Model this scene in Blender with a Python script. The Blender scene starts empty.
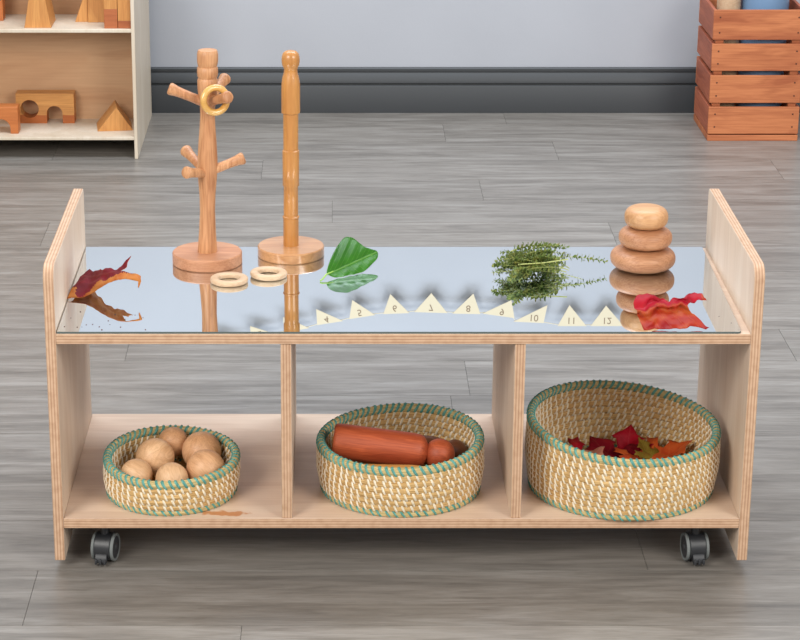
import bpy, bmesh, math, random
from mathutils import Vector, Matrix, noise
from mathutils.geometry import delaunay_2d_cdt
random.seed(7)
PI = math.pi
scene = bpy.context.scene
COL = scene.collection

# ------------------------------------------------------------------ helpers
def lin(h):
    r = []
    for k in (0, 2, 4):
        c = int(h[k:k+2], 16) / 255
        r.append(c/12.92 if c <= .04045 else ((c+.055)/1.055)**2.4)
    return (*r, 1)

class MB:
    """collects shapes, then links them as ONE mesh object"""
    def __init__(s): s.v = []; s.f = []; s.m = []; s.uv = []
    def add(s, vs, fs, m=0, uv=None):
        o = len(s.v); s.v += [tuple(p) for p in vs]
        s.uv += (uv if uv else [(0, 0)]*len(vs))
        for f in fs: s.f.append([i+o for i in f]); s.m.append(m)
    def box(s, x0, x1, y0, y1, z0, z1, m=0):
        vs = [(x, y, z) for x in (x0, x1) for y in (y0, y1) for z in (z0, z1)]
        s.add(vs, [(0,1,3,2),(4,6,7,5),(0,4,5,1),(2,3,7,6),(0,2,6,4),(1,5,7,3)], m)
    def prism(s, poly, a0, a1, axis='x', m=0):
        """poly in the two other axes, extruded along axis"""
        n = len(poly)
        def mk(p, a):
            return {'x': (a, p[0], p[1]), 'y': (p[0], a, p[1]), 'z': (p[0], p[1], a)}[axis]
        vs = [mk(p, a0) for p in poly] + [mk(p, a1) for p in poly]
        fs = [list(range(n))[::-1], list(range(n, 2*n))]
        fs += [(i, (i+1) % n, n+(i+1) % n, n+i) for i in range(n)]
        s.add(vs, fs, m)
    def tube(s, pts, rad, n=8, m=0, closed=False, flat=1.0):
        pts = [Vector(p) for p in pts]; N = len(pts)
        if not isinstance(rad, (list, tuple)): rad = [rad]*N
        vs = []; up = None
        for i, p in enumerate(pts):
            if closed: t = pts[(i+1) % N] - pts[i-1]
            else: t = pts[min(i+1, N-1)] - pts[max(i-1, 0)]
            t.normalize()
            if up is None: up = Vector((0, 0, 1)) if abs(t.z) < .9 else Vector((1, 0, 0))
            a = up - t*up.dot(t)
            if a.length < 1e-5: a = t.orthogonal()
            a.normalize(); b = t.cross(a); up = a
            for k in range(n):
                q = 2*PI*k/n
                vs.append(p + (a*math.cos(q)*flat + b*math.sin(q))*rad[i])
        fs = []
        for i in range(N if closed else N-1):
            j = (i+1) % N
            for k in range(n):
                l = (k+1) % n
                fs.append((i*n+k, j*n+k, j*n+l, i*n+l))
        if not closed: fs += [list(range(n)), list(range((N-1)*n, N*n))[::-1]]
        s.add(vs, fs, m)
    def lathe(s, prof, n=48, M=None, m=0, closed=False):
        """prof: (r, z) from bottom to top; caps when r is 0"""
        vs = []; idx = []
        for r, z in prof:
            if r < 1e-6: idx.append([len(vs)]); vs.append(Vector((0, 0, z)))
            else:
                idx.append(list(range(len(vs), len(vs)+n)))
                vs += [Vector((r*math.cos(2*PI*k/n), r*math.sin(2*PI*k/n), z)) for k in range(n)]
        fs = []
        pairs = list(zip(idx, idx[1:])) + ([(idx[-1], idx[0])] if closed else [])
        for a, b in pairs:
            if len(a) == 1 and len(b) == 1: continue
            for k in range(n):
                l = (k+1) % n
                if len(a) == 1: fs.append((a[0], b[l], b[k]))
                elif len(b) == 1: fs.append((a[k], a[l], b[0]))
                else: fs.append((a[k], a[l], b[l], b[k]))
        if M is not None: vs = [M @ v for v in vs]
        s.add(vs, fs, m)
    def build(s, name, mats, parent=None, loc=(0, 0, 0), angle=40, bevel=0, recalc=True, uv=False):
        me = bpy.data.meshes.new(name)
        me.from_pydata(s.v, [], s.f)
        if not isinstance(mats, (list, tuple)): mats = [mats]
        for m_ in mats: me.materials.append(m_)
        me.polygons.foreach_set('material_index', s.m)
        if uv:
            l = me.uv_layers.new(name='UVMap')
            for lp in me.loops: l.data[lp.index].uv = s.uv[lp.vertex_index]
        me.update()
        if recalc:
            b = bmesh.new(); b.from_mesh(me)
            bmesh.ops.recalc_face_normals(b, faces=b.faces); b.to_mesh(me); b.free()
        me.polygons.foreach_set('use_smooth', [True]*len(me.polygons))
        me.set_sharp_from_angle(angle=math.radians(angle))
        o = bpy.data.objects.new(name, me); COL.objects.link(o)
        o.location = loc
        if parent is not None: o.parent = parent
        if bevel:
            md = o.modifiers.new('bevel', 'BEVEL'); md.width = bevel; md.segments = 2
            md.limit_method = 'ANGLE'; md.angle_limit = math.radians(50)
        return o

def tag(o, label=None, cat=None, group=None, kind=None):
    if label: o['label'] = label
    if cat: o['category'] = cat
    if group: o['group'] = group
    if kind: o['kind'] = kind
    return o
def thing(name, label, cat, loc=(0, 0, 0), rz=0, group=None):
    o = bpy.data.objects.new(name, None); COL.objects.link(o)
    o.location = loc; o.rotation_euler = (0, 0, rz); o.empty_display_size = .05
    return tag(o, label, cat, group)
def copy_tree(o, parent=None):
    c = o.copy(); COL.objects.link(c)
    if parent is not None: c.parent = parent
    for ch in list(o.children): copy_tree(ch, c)
    return c

# ------------------------------------------------------------------ materials
def newmat(name):
    m = bpy.data.materials.new(name); m.use_nodes = True
    nt = m.node_tree
    return m, nt, nt.nodes['Principled BSDF']
def nd(nt, t, **kw):
    n = nt.nodes.new(t)
    for k, v in kw.items(): setattr(n, k, v)
    return n
def ramp(nt, stops):
    r = nd(nt, 'ShaderNodeValToRGB'); e = r.color_ramp.elements
    while len(e) < len(stops): e.new(.5)
    for x, (p, c) in zip(e, stops): x.position = p; x.color = c
    return r
def plain(name, col, rough=.5, metal=0, **kw):
    m, nt, b = newmat(name)
    b.inputs['Base Color'].default_value = lin(col); b.inputs['Roughness'].default_value = rough
    b.inputs['Metallic'].default_value = metal
    for k, v in kw.items(): b.inputs[k].default_value = v
    return m
def mixrgb(nt, fac, a, b, blend='MIX'):
    n = nd(nt, 'ShaderNodeMix', data_type='RGBA', blend_type=blend)
    for s, v in ((0, fac), (6, a), (7, b)):
        if hasattr(v, 'is_output'): nt.links.new(v, n.inputs[s])
        else: n.inputs[s].default_value = v
    return n.outputs[2]
def wood(name, light, dark, axis='z', scale=1.0, rough=.5, coat=0, fine=.5, rand=True, rings=.5, bump=.05):
    """grain running along the given object axis"""
    m, nt, b = newmat(name); L = nt.links.new
    tc = nd(nt, 'ShaderNodeTexCoord')
    src = tc.outputs['Object']
    if rand:
        oi = nd(nt, 'ShaderNodeObjectInfo')
        mu = nd(nt, 'ShaderNodeMath', operation='MULTIPLY'); mu.inputs[1].default_value = 7.3
        L(oi.outputs['Random'], mu.inputs[0])
        ad = nd(nt, 'ShaderNodeVectorMath', operation='ADD')
        L(src, ad.inputs[0]); L(mu.outputs[0], ad.inputs[1]); src = ad.outputs[0]
    def nz(along, across, detail, dist=0):
        mp = nd(nt, 'ShaderNodeMapping')
        sc = [across*scale]*3; sc['xyz'.index(axis)] = along*scale
        mp.inputs['Scale'].default_value = sc; L(src, mp.inputs[0])
        n = nd(nt, 'ShaderNodeTexNoise'); n.inputs['Scale'].default_value = 1
        n.inputs['Detail'].default_value = detail; n.inputs['Distortion'].default_value = dist
        L(mp.outputs[0], n.inputs['Vector']); return n.outputs[0]
    big = nz(5, 28, 3, .6); fin = nz(16, 420, 2)
    # ring figure: repeated bands of the broad noise
    ml = nd(nt, 'ShaderNodeMath', operation='MULTIPLY'); ml.inputs[1].default_value = 40; L(big, ml.inputs[0])
    sn = nd(nt, 'ShaderNodeMath', operation='SINE'); L(ml.outputs[0], sn.inputs[0])
    mr = nd(nt, 'ShaderNodeMapRange'); mr.inputs[1].default_value = -1; L(sn.outputs[0], mr.inputs[0])
    r = ramp(nt, [(.35, lin(light)), (.72, lin(dark))]); L(big, r.inputs[0])
    r2 = ramp(nt, [(0, (1, 1, 1, 1)), (1, (.80, .74, .68, 1))]); L(mr.outputs[0], r2.inputs[0])
    r3 = ramp(nt, [(.42, (1, 1, 1, 1)), (.75, (.72, .62, .54, 1))]); L(fin, r3.inputs[0])
    c = mixrgb(nt, rings, r.outputs[0], r2.outputs[0], 'MULTIPLY')
    c = mixrgb(nt, fine, c, r3.outputs[0], 'MULTIPLY')
    L(c, b.inputs['Base Color']); b.inputs['Roughness'].default_value = rough
    if coat: b.inputs['Coat Weight'].default_value = coat; b.inputs['Coat Roughness'].default_value = .12
    if bump:
        bp = nd(nt, 'ShaderNodeBump'); bp.inputs['Strength'].default_value = bump; bp.inputs['Distance'].default_value = .002
        L(fin, bp.inputs['Height']); L(bp.outputs[0], b.inputs['Normal'])
    return m
def ply_edge(name, axis, light='ccaa8c', dark='b0896c', period=.0042):
    m, nt, b = newmat(name); L = nt.links.new
    tc = nd(nt, 'ShaderNodeTexCoord'); sp = nd(nt, 'ShaderNodeSeparateXYZ'); L(tc.outputs['Object'], sp.inputs[0])
    ns = nd(nt, 'ShaderNodeTexNoise'); ns.inputs['Scale'].default_value = 14; ns.inputs['Detail'].default_value = 3
    L(tc.outputs['Object'], ns.inputs['Vector'])
    mu = nd(nt, 'ShaderNodeMath', operation='MULTIPLY'); mu.inputs[1].default_value = 2*PI/period
    L(sp.outputs['XYZ'.index(axis.upper())], mu.inputs[0])
    ad = nd(nt, 'ShaderNodeMath', operation='MULTIPLY_ADD'); ad.inputs[1].default_value = 2.5
    L(ns.outputs[0], ad.inputs[0]); L(mu.outputs[0], ad.inputs[2])
    sn = nd(nt, 'ShaderNodeMath', operation='SINE'); L(ad.outputs[0], sn.inputs[0])
    r = ramp(nt, [(.25, lin(light)), (.95, lin(dark))])
    mr = nd(nt, 'ShaderNodeMapRange'); mr.inputs[1].default_value = -1; L(sn.outputs[0], mr.inputs[0])
    L(mr.outputs[0], r.inputs[0])
    n2 = nd(nt, 'ShaderNodeTexNoise'); n2.inputs['Scale'].default_value = 90; L(tc.outputs['Object'], n2.inputs['Vector'])
    r2 = ramp(nt, [(.4, (1, 1, 1, 1)), (.8, (.7, .6, .52, 1))]); L(n2.outputs[0], r2.inputs[0])
    L(mixrgb(nt, .6, r.outputs[0], r2.outputs[0], 'MULTIPLY'), b.inputs['Base Color'])
    b.inputs['Roughness'].default_value = .6
    return m

M = {}
M['birch_z'] = wood('birch_face_upright', 'dcc8b4', 'ceb49c', 'z', .5, .5, fine=.25, rings=.22, rand=False, bump=.02)
M['birch_x'] = wood('birch_face_flat', 'dcc4ae', 'ceb098', 'x', .5, .45, fine=.25, rings=.22, rand=False, bump=.02)
M['edge_x'] = ply_edge('ply_edge_upright', 'x')
M['edge_z'] = ply_edge('ply_edge_flat', 'z')
M['beech'] = wood('beech', 'd29d70', 'b97f54', 'z', 1, .45, fine=1, rings=.7)
M['beech_flat'] = wood('beech_flat', 'ca9470', 'ae7653', 'x', 1.2, .45, fine=.7, rings=.45)
M['varnish'] = wood('varnished_beech', 'ca8e4a', 'ae7236', 'z', 1, .38, coat=.35, fine=.5, rings=.3)
M['varnish_flat'] = wood('varnished_beech_flat', 'c79466', 'ae784b', 'x', 1, .3, coat=.5, fine=.6, rings=.4)
M['ringwood'] = wood('pale_maple', 'd8bc9c', 'c6a482', 'x', 1.5, .5, fine=.5, rings=.3)
M['varnring'] = wood('yellow_varnished', 'dcae62', 'c58f42', 'x', 1.5, .25, coat=.7, fine=.3, rings=.2)
M['pebble'] = wood('pebble_wood', 'c28e68', 'a97451', 'x', 1.3, .48, fine=.9, rings=.5)
M['pebble_light'] = wood('pebble_wood_light', 'ce9f72', 'bc8a5c', 'x', 1.3, .42, fine=.6, rings=.5)
M['ball'] = wood('ball_wood', 'dcae84', 'c8966a', 'x', 1.4, .5, fine=.6, rings=.6)
M['ball_light'] = wood('ball_wood_light', 'e4bd94', 'd2a67a', 'y', 1.4, .5, fine=.5, rings=.6)
M['redwood'] = wood('red_stained', 'be5c34', '983f20', 'z', 1.6, .55, coat=.0, fine=1, rings=.7)
M['brownwood'] = wood('brown_stained', '7a4b33', '5c3524', 'z', 1.2, .4, coat=.15, fine=.7, rings=.4)
M['palewood'] = wood('pale_peg', 'd9a55e', 'c08a46', 'z', 1.2, .4, coat=.1, fine=.6, rings=.4)
M['crate'] = wood('crate_stain', 'cc7f50', 'a95c36', 'x', .8, .6, fine=.8, rings=.5, bump=.1)
M['crate_y'] = wood('crate_stain_side', 'b8684a', '9a5036', 'y', .8, .6, fine=.8, rings=.5, bump=.1)
M['block'] = wood('block_amber', 'd69a58', 'c08044', 'z', .9, .45, fine=.6, rings=.4)
M['block_x'] = wood('block_amber_flat', 'd89e5a', 'bf8246', 'x', .9, .45, fine=.6, rings=.4)
M['block_red'] = wood('block_russet', 'b3673c', '98502c', 'x', .9, .45, fine=.6, rings=.4)
M['block_orange'] = wood('block_orange', 'c9793f', 'b0622f', 'x', .9, .45, fine=.6, rings=.4)
M['back_ply'] = wood('back_panel_ply', 'cda57f', 'bd9069', 'x', .5, .5, fine=.25, rings=.25, rand=False)
M['unit_ply'] = wood('unit_ply', 'dbcfbd', 'cdbda6', 'z', .5, .5, fine=.2, rings=.15, rand=False)
M['mirror'] = plain('mirror_glass', 'e9f0f4', .0, 1)
M['mirror_edge'] = plain('mirror_edge', '59625f', .25)
M['black'] = plain('black_plastic', '232427', .42)
M['dark'] = plain('dark_plastic', '2f3033', .5)
M['grey_rubber'] = plain('grey_tread', '6c706f', .6)
M['steel'] = plain('zinc_steel', 'c8c8c4', .3, 1)
M['skirting'] = plain('skirting_charcoal', '36383a', .48)
M['gap'] = plain('floor_gap', '5c5752', .8)
M['card'] = plain('cream_card', 'd0c2a6', .8)
M['ink'] = plain('brown_ink', '87735e', .8)
M['string'] = plain('jute_string', 'd8cbb0', .9)
M['blue_tin'] = plain('blue_enamel', '7390b0', .3)
M['tin_in'] = plain('tin_inside', '40546a', .5)
M['nail'] = plain('nail_head', '5a3526', .5, .3)
M['stem_red'] = plain('leaf_stem', '7a2a1c', .6)

# wall paint: faint roller texture
m, nt, b = newmat('wall_paint'); L = nt.links.new
tc = nd(nt, 'ShaderNodeTexCoord'); n = nd(nt, 'ShaderNodeTexNoise'); n.inputs['Scale'].default_value = 3; n.inputs['Detail'].default_value = 6
L(tc.outputs['Object'], n.inputs['Vector'])
r = ramp(nt, [(.3, lin('a6a8ae')), (.7, lin('acaeb4'))]); L(n.outputs[0], r.inputs[0]); L(r.outputs[0], b.inputs['Base Color'])
n2 = nd(nt, 'ShaderNodeTexNoise'); n2.inputs['Scale'].default_value = 160; L(tc.outputs['Object'], n2.inputs['Vector'])
bp = nd(nt, 'ShaderNodeBump'); bp.inputs['Strength'].default_value = .08; bp.inputs['Distance'].default_value = .002
L(n2.outputs[0], bp.inputs['Height']); L(bp.outputs[0], b.inputs['Normal']); b.inputs['Roughness'].default_value = .7
M['wall'] = m

# floor planks: grey limed oak, the grain offset per plank
m, nt, b = newmat('floor_planks'); L = nt.links.new
tc = nd(nt, 'ShaderNodeTexCoord'); at = nd(nt, 'ShaderNodeAttribute', attribute_name='plank')
cb = nd(nt, 'ShaderNodeCombineXYZ')
for k, f_ in enumerate((13.0, 29.0, 7.0)):
    mu = nd(nt, 'ShaderNodeMath', operation='MULTIPLY'); mu.inputs[1].default_value = f_
    L(at.outputs['Fac'], mu.inputs[0]); L(mu.outputs[0], cb.inputs[k])
ad = nd(nt, 'ShaderNodeVectorMath', operation='ADD'); L(tc.outputs['Object'], ad.inputs[0]); L(cb.outputs[0], ad.inputs[1])
def fnoise(sx, sy, det, dist=0, rough=.5):
    mp = nd(nt, 'ShaderNodeMapping'); mp.inputs['Scale'].default_value = (sx, sy, 1); L(ad.outputs[0], mp.inputs[0])
    n = nd(nt, 'ShaderNodeTexNoise'); n.inputs['Scale'].default_value = 1; n.inputs['Detail'].default_value = det
    n.inputs['Distortion'].default_value = dist; n.inputs['Roughness'].default_value = rough
    L(mp.outputs[0], n.inputs['Vector']); return n.outputs[0]
g1 = fnoise(2.4, 24, 6, 1.2, .62); g2 = fnoise(26, 300, 4, .3, .65); g3 = fnoise(6.0, 64, 5, 1.6, .65)
r = ramp(nt, [(.28, lin('6d6862')), (.5, lin('868079')), (.75, lin('9d9892'))]); L(g1, r.inputs[0])
r2 = ramp(nt, [(.34, (.74, .73, .72, 1)), (.6, (1, 1, 1, 1))]); L(g2, r2.inputs[0])
r3 = ramp(nt, [(.36, (.70, .68, .66, 1)), (.52, (1, 1, 1, 1))]); L(g3, r3.inputs[0])
c = mixrgb(nt, .55, r.outputs[0], r2.outputs[0], 'MULTIPLY'); c = mixrgb(nt, .6, c, r3.outputs[0], 'MULTIPLY')
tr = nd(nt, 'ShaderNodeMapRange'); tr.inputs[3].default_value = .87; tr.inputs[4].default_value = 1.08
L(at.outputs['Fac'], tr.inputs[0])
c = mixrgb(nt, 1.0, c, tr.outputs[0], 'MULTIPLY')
L(c, b.inputs['Base Color']); b.inputs['Roughness'].default_value = .36
bp = nd(nt, 'ShaderNodeBump'); bp.inputs['Strength'].default_value = .12; bp.inputs['Distance'].default_value = .001
L(g2, bp.inputs['Height']); L(bp.outputs[0], b.inputs['Normal'])
M['floor'] = m

# shelf face with the one orange filler patch near the front of the left bay
m = M['birch_x'].copy(); m.name = 'birch_face_patched'; nt = m.node_tree; L = nt.links.new; b = nt.nodes['Principled BSDF']
old = b.inputs['Base Color'].links[0].from_socket
tc = nd(nt, 'ShaderNodeTexCoord'); mp = nd(nt, 'ShaderNodeMapping')
mp.inputs['Location'].default_value = (.248/.040, -.018/.0105, 0); mp.inputs['Scale'].default_value = (1/.040, 1/.0105, 0)
L(tc.outputs['Object'], mp.inputs[0])
nn = nd(nt, 'ShaderNodeTexNoise'); nn.inputs['Scale'].default_value = 45; L(tc.outputs['Object'], nn.inputs['Vector'])
ln = nd(nt, 'ShaderNodeVectorMath', operation='LENGTH'); L(mp.outputs[0], ln.inputs[0])
am = nd(nt, 'ShaderNodeMath', operation='MULTIPLY_ADD'); am.inputs[1].default_value = 2.4; L(nn.outputs[0], am.inputs[0]); L(ln.outputs['Value'], am.inputs[2])
rr = ramp(nt, [(.80, (1, 1, 1, 1)), (.90, (0, 0, 0, 1))])
dv = nd(nt, 'ShaderNodeMath', operation='MULTIPLY'); dv.inputs[1].default_value = .42; L(am.outputs[0], dv.inputs[0]); L(dv.outputs[0], rr.inputs[0])
sc_ = nd(nt, 'ShaderNodeMath', operation='MULTIPLY'); sc_.inputs[1].default_value = .8; L(rr.outputs[0], sc_.inputs[0])
L(mixrgb(nt, sc_.outputs[0], old, lin('b9702c')), b.inputs['Base Color'])
M['birch_shelf'] = m

# straw, stitching
def fibre(name, c1, c2, rough=.7, sc=(40, 40, 900)):
    m, nt, b = newmat(name); L = nt.links.new
    tc = nd(nt, 'ShaderNodeTexCoord'); mp = nd(nt, 'ShaderNodeMapping'); mp.inputs['Scale'].default_value = sc
    L(tc.outputs['Object'], mp.inputs[0])
    n = nd(nt, 'ShaderNodeTexNoise'); n.inputs['Scale'].default_value = 1; n.inputs['Detail'].default_value = 3
    L(mp.outputs[0], n.inputs['Vector'])
    r = ramp(nt, [(.33, lin(c1)), (.66, lin(c2))]); L(n.outputs[0], r.inputs[0]); L(r.outputs[0], b.inputs['Base Color'])
    b.inputs['Roughness'].default_value = rough
    bp = nd(nt, 'ShaderNodeBump'); bp.inputs['Strength'].default_value = .6; bp.inputs['Distance'].default_value = .001
    L(n.outputs[0], bp.inputs['Height']); L(bp.outputs[0], b.inputs['Normal'])
    return m
M['straw'] = fibre('golden_straw', 'a87e44', 'dab67c')
M['stitch'] = fibre('cream_stitch', 'dccfb4', 'f0e5cf', .7, (300, 300, 120))
M['teal'] = fibre('teal_stitch', '44857d', '68a89d', .6, (300, 300, 120))
M['rimstraw'] = fibre('rim_straw', 'a3925c', 'd6bd86')
M['rimteal'] = fibre('rim_wrapped_teal', '5a8f80', '8aa98a')

# leaves
def leafmat(name, stops, vein, freq=60, rough=.55, vw=.5, scale=22, spec=.18):
    m, nt, b = newmat(name); L = nt.links.new
    uv = nd(nt, 'ShaderNodeUVMap'); tc = nd(nt, 'ShaderNodeTexCoord')
    n = nd(nt, 'ShaderNodeTexNoise'); n.inputs['Scale'].default_value = scale; n.inputs['Detail'].default_value = 4
    L(tc.outputs['Object'], n.inputs['Vector'])
    r = ramp(nt, [(p, lin(c)) for p, c in stops]); L(n.outputs[0], r.inputs[0])
    # herringbone veins from the flat leaf coordinates: u along, v across
    sp = nd(nt, 'ShaderNodeSeparateXYZ'); L(uv.outputs[0], sp.inputs[0])
    ab = nd(nt, 'ShaderNodeMath', operation='ABSOLUTE'); L(sp.outputs[1], ab.inputs[0])
    d = nd(nt, 'ShaderNodeMath', operation='MULTIPLY_ADD'); d.inputs[1].default_value = -.75; L(ab.outputs[0], d.inputs[0]); L(sp.outputs[0], d.inputs[2])
    mu = nd(nt, 'ShaderNodeMath', operation='MULTIPLY'); mu.inputs[1].default_value = freq; L(d.outputs[0], mu.inputs[0])
    sn = nd(nt, 'ShaderNodeMath', operation='SINE'); L(mu.outputs[0], sn.inputs[0])
    r1 = ramp(nt, [(.93, (0, 0, 0, 1)), (1, (.6, .6, .6, 1))]); L(sn.outputs[0], r1.inputs[0])
    r2 = ramp(nt, [(.006, (1, 1, 1, 1)), (.018, (0, 0, 0, 1))]); L(ab.outputs[0], r2.inputs[0])
    mx = nd(nt, 'ShaderNodeMath', operation='MAXIMUM'); L(r1.outputs[0], mx.inputs[0]); L(r2.outputs[0], mx.inputs[1])
    ms = nd(nt, 'ShaderNodeMath', operation='MULTIPLY'); ms.inputs[1].default_value = vw; L(mx.outputs[0], ms.inputs[0])
    colr = mixrgb(nt, ms.outputs[0], r.outputs[0], lin(vein)); L(colr, b.inputs['Base Color'])
    tl = nd(nt, 'ShaderNodeBsdfTranslucent'); L(colr, tl.inputs[0]); mxs = nd(nt, 'ShaderNodeMixShader'); mxs.inputs[0].default_value = .3
    out = [n_ for n_ in nt.nodes if n_.type == 'OUTPUT_MATERIAL'][0]
    L(b.outputs[0], mxs.inputs[1]); L(tl.outputs[0], mxs.inputs[2]); L(mxs.outputs[0], out.inputs['Surface'])
    b.inputs['Roughness'].default_value = rough; b.inputs['Specular IOR Level'].default_value = spec
    bp = nd(nt, 'ShaderNodeBump'); bp.inputs['Strength'].default_value = .35; bp.inputs['Distance'].default_value = .001
    L(mx.outputs[0], bp.inputs['Height']); L(bp.outputs[0], b.inputs['Normal'])
    return m
M['leaf_dark'] = leafmat('leaf_crimson', [(.3, '640816'), (.6, '840f20'), (.8, '94201e')], '8f3a30', 30, .5, .35, 30)
M['leaf_under'] = leafmat('leaf_orange_under', [(.3, 'b0561f'), (.55, 'c8803e'), (.8, 'a4481c')], 'cc9058', 30, .6, .35, 40)
M['leaf_red'] = leafmat('leaf_scarlet', [(.3, '880a18'), (.55, 'b4142a'), (.8, 'b8282e')], 'c04850', 34, .42, .35, 35)
M['leaf_redorange'] = leafmat('leaf_redorange', [(.3, '941218'), (.5, 'b0341c'), (.72, 'c0602a')], 'c06a3c', 34, .42, .3, 32)
M['leaf_orange'] = leafmat('leaf_orange', [(.3, 'b83a1c'), (.55, 'd0602a'), (.8, 'c24a20')], 'e09050', 30, .5, .3, 40)
M['leaf_pink'] = leafmat('leaf_pinkish', [(.3, 'b86a58'), (.6, 'c88870'), (.8, 'a85040')], 'd8a890', 30, .6, .3, 40)
M['leaf_yellow'] = leafmat('leaf_olive', [(.3, '7a5a1a'), (.55, '8e7a2c'), (.8, '8a4220')], 'c0b050', 30, .6, .3, 45)
M['leaf_green'] = leafmat('leaf_green', [(.3, '28600f'), (.55, '38781a'), (.8, '4a8a2a')], '86b454', 62, .3, .45, 14, .4)
M['leaf_green_under'] = leafmat('leaf_green_under', [(.3, '7fae6a'), (.7, '98c486')], 'b8d8a0', 62, .4, .4, 14)
M['green_stem'] = plain('green_stem', '8fb54a', .5)
M['thyme_stem'] = plain('thyme_stem', 'a3a860', .6)
m, nt, b = newmat('thyme_leaf'); L = nt.links.new
tc = nd(nt, 'ShaderNodeTexCoord'); n = nd(nt, 'ShaderNodeTexNoise'); n.inputs['Scale'].default_value = 130; L(tc.outputs['Object'], n.inputs['Vector'])
r = ramp(nt, [(.3, lin('465a26')), (.5, lin('6b7c3c')), (.62, lin('85873f')), (.75, lin('6d5a2c'))]); L(n.outputs[0], r.inputs[0]); L(r.outputs[0], b.inputs['Base Color'])
b.inputs['Roughness'].default_value = .5
M['thyme'] = m

# ------------------------------------------------------------------ the room
YW = 2.7947
# floor: every plank a slab in one mesh, seams and butt joints where the photo shows them
PITCH = .17726; Y0 = -.0020
fb = MB(); vals = []
TONE = {-1: .16, 0: .05, 1: .30}     # rows before and under the trolley set darker than the rest
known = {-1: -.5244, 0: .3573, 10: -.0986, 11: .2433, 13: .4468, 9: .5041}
for k in range(-9, 16):
    ya = Y0 + k*PITCH; yb = min(ya + PITCH, YW)
    if ya >= YW: break
    j = known.get(k, random.uniform(-.6, .6)); x = j - 1.22*4
    while x < 4.0:
        x1 = x + 1.22
        if x1 > -4 and x < 4:
            g = .0006
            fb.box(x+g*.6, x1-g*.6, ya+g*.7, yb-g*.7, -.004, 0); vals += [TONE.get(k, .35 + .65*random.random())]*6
        x = x1
fb.box(-4.0, 4.0, Y0-9*PITCH, YW, -.05, -.0015, 1); vals += [0]*6
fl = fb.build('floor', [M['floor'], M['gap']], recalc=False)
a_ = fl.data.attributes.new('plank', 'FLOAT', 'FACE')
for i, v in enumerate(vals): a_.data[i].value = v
tag(fl, kind='structure')
wb = MB(); wb.box(-4, 4, YW, YW+.1, -.05, 2.7)
tag(wb.build('wall_back', M['wall']), kind='structure')
prof = [(YW, 0), (YW-.018, 0), (YW-.018, .070), (YW-.0165, .0725), (YW-.0125, .0735), (YW-.0125, .0765), (YW-.0155, .078)]
for i in range(9):
    t = i/8; prof.append((YW-.0165+.0085*(t**1.6), .079 + .0235*t))
prof += [(YW-.0075, .1035), (YW-.0060, .1060), (YW-.0085, .1075), (YW-.0085, .1145), (YW-.006, .118), (YW, .118)]
bb = MB(); bb.prism(prof, -4, 4, 'x')
tag(bb.build('baseboard_back', M['skirting'], angle=35), kind='structure')

# ------------------------------------------------------------------ the mirror-topped trolley
D = .4089; T = .015; ZT = .3609; ZB = .0802; Z2 = .4595; Z0 = .0144; I = .485
tr = thing('shelf_trolley', 'low birch plywood shelf trolley with mirror top, three open bays and castors', 'shelf unit', (0, D/2, 0))
OFF = (0, -D/2, 0)
def rr_poly(y0, y1, z0, z1, r, n=7):
    p = [(y0, z0), (y1, z0)]
    for cx_, r_, a0 in ((y1-r*.45, r*.45, 0), (y0+r, r, PI/2)):
        for i in range(n+1):
            a = a0 + PI/2*i/n; p.append((cx_+r_*math.cos(a), z1-r_+r_*math.sin(a)))
    return p
def ply_panel(name, poly, x0, x1, parent):
    b = MB(); n = len(poly)
    vs = [(x0, *p) for p in poly] + [(x1, *p) for p in poly]
    b.add(vs, [list(range(n))[::-1], list(range(n, 2*n))], 0)
    b.add(vs, [(i, (i+1) % n, n+(i+1) % n, n+i) for i in range(n)], 1)
    o = b.build(name, [M['birch_z'], M['edge_x']], parent, OFF, angle=30, recalc=False)
    bm = bmesh.new(); bm.from_mesh(o.data); bmesh.ops.remove_doubles(bm, verts=bm.verts, dist=1e-6)
    bmesh.ops.recalc_face_normals(bm, faces=bm.faces); bm.to_mesh(o.data); bm.free()
    o.data.set_sharp_from_angle(angle=math.radians(30))
    md = o.modifiers.new('bevel', 'BEVEL'); md.width = .0012; md.segments = 2; md.limit_method = 'ANGLE'; md.angle_limit = math.radians(60)
    return o
def ply_shelf(name, x0, x1, y0, y1, z0, z1, face, parent):
    b = MB()
    vs = [(x, y, z) for x in (x0, x1) for y in (y0, y1) for z in (z0, z1)]
    b.add(vs, [(0,1,3,2),(4,6,7,5),(0,4,5,1),(2,3,7,6),(0,2,6,4),(1,5,7,3)])
    b.m = [1, 1, 1, 1, 0, 0]
    return b.build(name, [face, M['edge_z']], parent, OFF, bevel=.0008)
for x0, x1 in ((-.5, -I), (I, .5)):
    ply_panel('side_panel', rr_poly(0, D, Z0, Z2, .022), x0, x1, tr)
ply_shelf('top_shelf', -I, I, 0, D, ZT-T, ZT, M['birch_x'], tr)
ply_shelf('bottom_shelf', -I, I, 0, D+.006, ZB-T, ZB, M['birch_shelf'], tr)
w3 = (1-4*T)/3
for x0 in (-I+w3, I-w3-T):
    ply_panel('divider', [(0.002, ZB), (D-.002, ZB), (D-.002, ZT-T), (0.002, ZT-T)], x0, x0+T, tr)
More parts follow.
